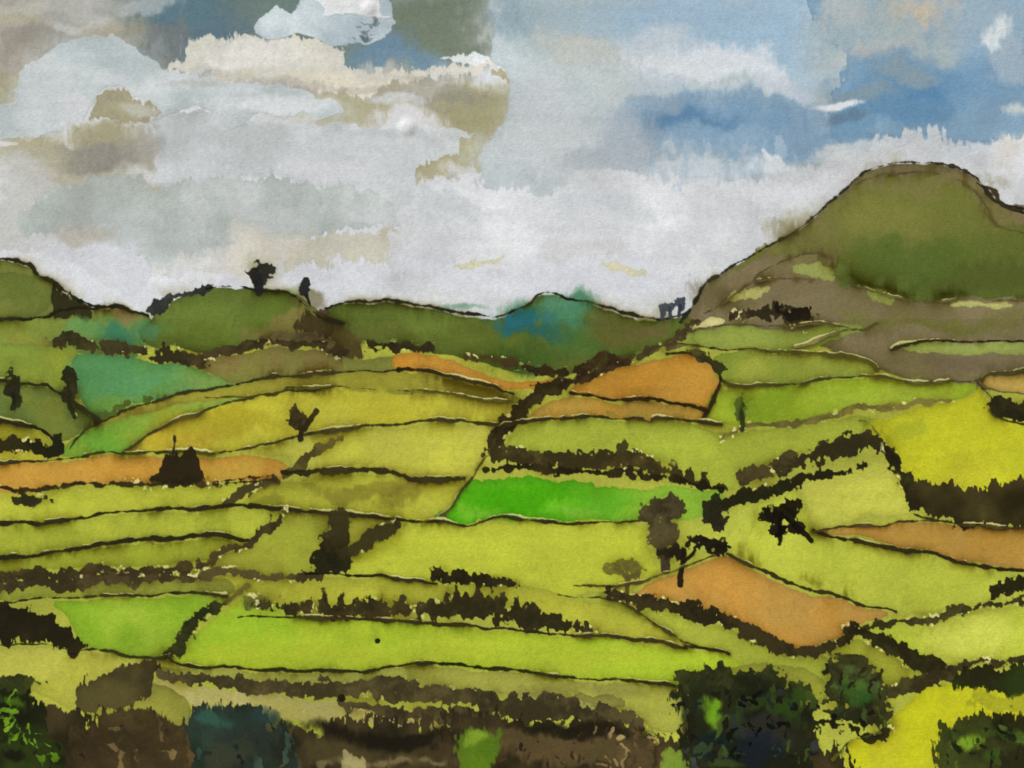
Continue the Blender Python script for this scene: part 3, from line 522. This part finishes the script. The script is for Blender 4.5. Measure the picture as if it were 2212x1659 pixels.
co=co.reshape(-1,3); lin4=np.concatenate([lin.reshape(-1,3),np.ones((Hc*Wc,1),f4)],1)
idx=np.arange(Hc*Wc,dtype=np.int32).reshape(Hc,Wc)
a=idx[:-1,:-1].ravel();b_=idx[:-1,1:].ravel();c_=idx[1:,1:].ravel();d_=idx[1:,:-1].ravel()
quads=np.stack([a,d_,c_,b_],1)
fl=L[:-1,:-1].ravel()
for name,i in LAB.items():
    q=quads[fl==i]
    if len(q)==0: continue
    used=np.zeros(Hc*Wc,bool); used[q.ravel()]=True
    vi=np.nonzero(used)[0]; remap=np.zeros(Hc*Wc,np.int32); remap[vi]=np.arange(len(vi))
    q=remap[q]
    me=bpy.data.meshes.new(name)
    me.vertices.add(len(vi)); me.vertices.foreach_set('co',co[vi].ravel())
    me.loops.add(q.size); me.loops.foreach_set('vertex_index',q.ravel())
    me.polygons.add(len(q)); me.polygons.foreach_set('loop_start',np.arange(0,q.size,4,dtype=np.int32))
    me.polygons.foreach_set('use_smooth',np.ones(len(q),bool))
    me.update(calc_edges=True)
    at=me.color_attributes.new('pigment','FLOAT_COLOR','POINT'); at.data.foreach_set('color',lin4[vi].ravel())
    me.materials.append(mat_pigment(name+'_pigment',.75 if name in('sky','cloud') else .65,.42,.04 if name in('sky','cloud') else .09))
    colln(bpy.data.objects.new('painted_'+name,me),root)
def simple(name,col,rough,scale=60,amt=.12,bump=.3):
    m=bpy.data.materials.new(name); m.use_nodes=True; N=m.node_tree.nodes;K=m.node_tree.links
    b=N['Principled BSDF']; b.inputs['Roughness'].default_value=rough
    n=N.new('ShaderNodeTexNoise'); n.inputs['Scale'].default_value=scale; n.inputs['Detail'].default_value=6
    tc=N.new('ShaderNodeTexCoord'); K.new(tc.outputs['Object'],n.inputs['Vector'])
    r=N.new('ShaderNodeValToRGB'); r.color_ramp.elements[0].position=.3; r.color_ramp.elements[1].position=.7
    r.color_ramp.elements[0].color=[c*(1-amt) for c in col]+[1]; r.color_ramp.elements[1].color=[c*(1+amt) for c in col]+[1]
    K.new(n.outputs['Fac'],r.inputs[0]); K.new(r.outputs[0],b.inputs['Base Color'])
    bp=N.new('ShaderNodeBump'); bp.inputs['Strength'].default_value=bump; bp.inputs['Distance'].default_value=.002
    K.new(n.outputs['Fac'],bp.inputs['Height']); K.new(bp.outputs[0],b.inputs['Normal']); return m
def ring(name,ix,iz,ox,oz,y0,y1,m,parent,bev=0):
    V=[];Fc=[]
    for (hx,hz,y) in [(ix,iz,y0),(ox,oz,y0),(ox,oz,y1),(ix,iz,y1)]:
        V+=[(-hx,y,-hz),(hx,y,-hz),(hx,y,hz),(-hx,y,hz)]
    for k in range(4):
        k2=(k+1)%4
        for i in range(4):
            j=(i+1)%4; Fc.append((k*4+i,k*4+j,k2*4+j,k2*4+i))
    me=bpy.data.meshes.new(name); me.from_pydata(V,[],Fc); me.update()
    me.materials.append(m); o=colln(bpy.data.objects.new(name,me),parent)
    if bev:
        mod=o.modifiers.new('b','BEVEL'); mod.width=bev; mod.segments=3
    return o
hx,hz=(W/2+M)*U,(H/2+M)*U
ring('mount_board',hx-.003,hz-.003,hx+.06,hz+.06,-.0225,-.0212,simple('mount_card',(.72,.70,.64),.9,200,.03),root)
ring('wooden_frame',hx+.055,hz+.055,hx+.085,hz+.085,-.034,-.002,simple('oak',(.22,.13,.06),.45,40,.3),root,.002)
def plane(name,pts,m):
    me=bpy.data.meshes.new(name); me.from_pydata(pts,[],[(0,1,2,3)]); me.update(); me.materials.append(m)
    return colln(bpy.data.objects.new(name,me))
plane('wall',[(-6,0,0),(6,0,0),(6,0,3.2),(-6,0,3.2)],simple('plaster',(.42,.40,.37),.95,30,.06))
plane('ground',[(-400,-800,0),(400,-800,0),(400,.5,0),(-400,.5,0)],simple('paving',(.2,.19,.17),.9,8,.2))

# ---------------------------------------------------------------- light, sky, camera
el,az=math.radians(40),math.radians(-38)
d=Vector((math.sin(az)*math.cos(el),-math.cos(az)*math.cos(el),math.sin(el)))
sun=bpy.data.lights.new('sun','SUN'); sun.energy=4.1; sun.angle=math.radians(.5); sun.color=(1,.975,.92)
so=colln(bpy.data.objects.new('sun',sun)); so.rotation_euler=d.to_track_quat('Z','Y').to_euler()
wd=bpy.data.worlds.new('World'); bpy.context.scene.world=wd; wd.use_nodes=True
nt=wd.node_tree; sk=nt.nodes.new('ShaderNodeTexSky'); sk.sky_type='NISHITA'; sk.sun_disc=False
sk.sun_elevation=el; sk.sun_rotation=math.atan2(d.x,d.y)
nt.links.new(sk.outputs[0],nt.nodes['Background'].inputs[0]); nt.nodes['Background'].inputs[1].default_value=.06
cam=bpy.data.cameras.new('camera'); cam.lens=50; cam.sensor_width=36; cam.clip_start=.01; cam.clip_end=2000
cob=colln(bpy.data.objects.new('camera',cam)); cob.location=(0,-.02-W*U*50/36,CY); cob.rotation_euler=(math.radians(90),0,0)
sc=bpy.context.scene; sc.camera=cob
sc.view_settings.view_transform='Standard'; sc.view_settings.look='None'; sc.view_settings.exposure=0
print('MEAN',lin.mean((0,1)),Wc,Hc)
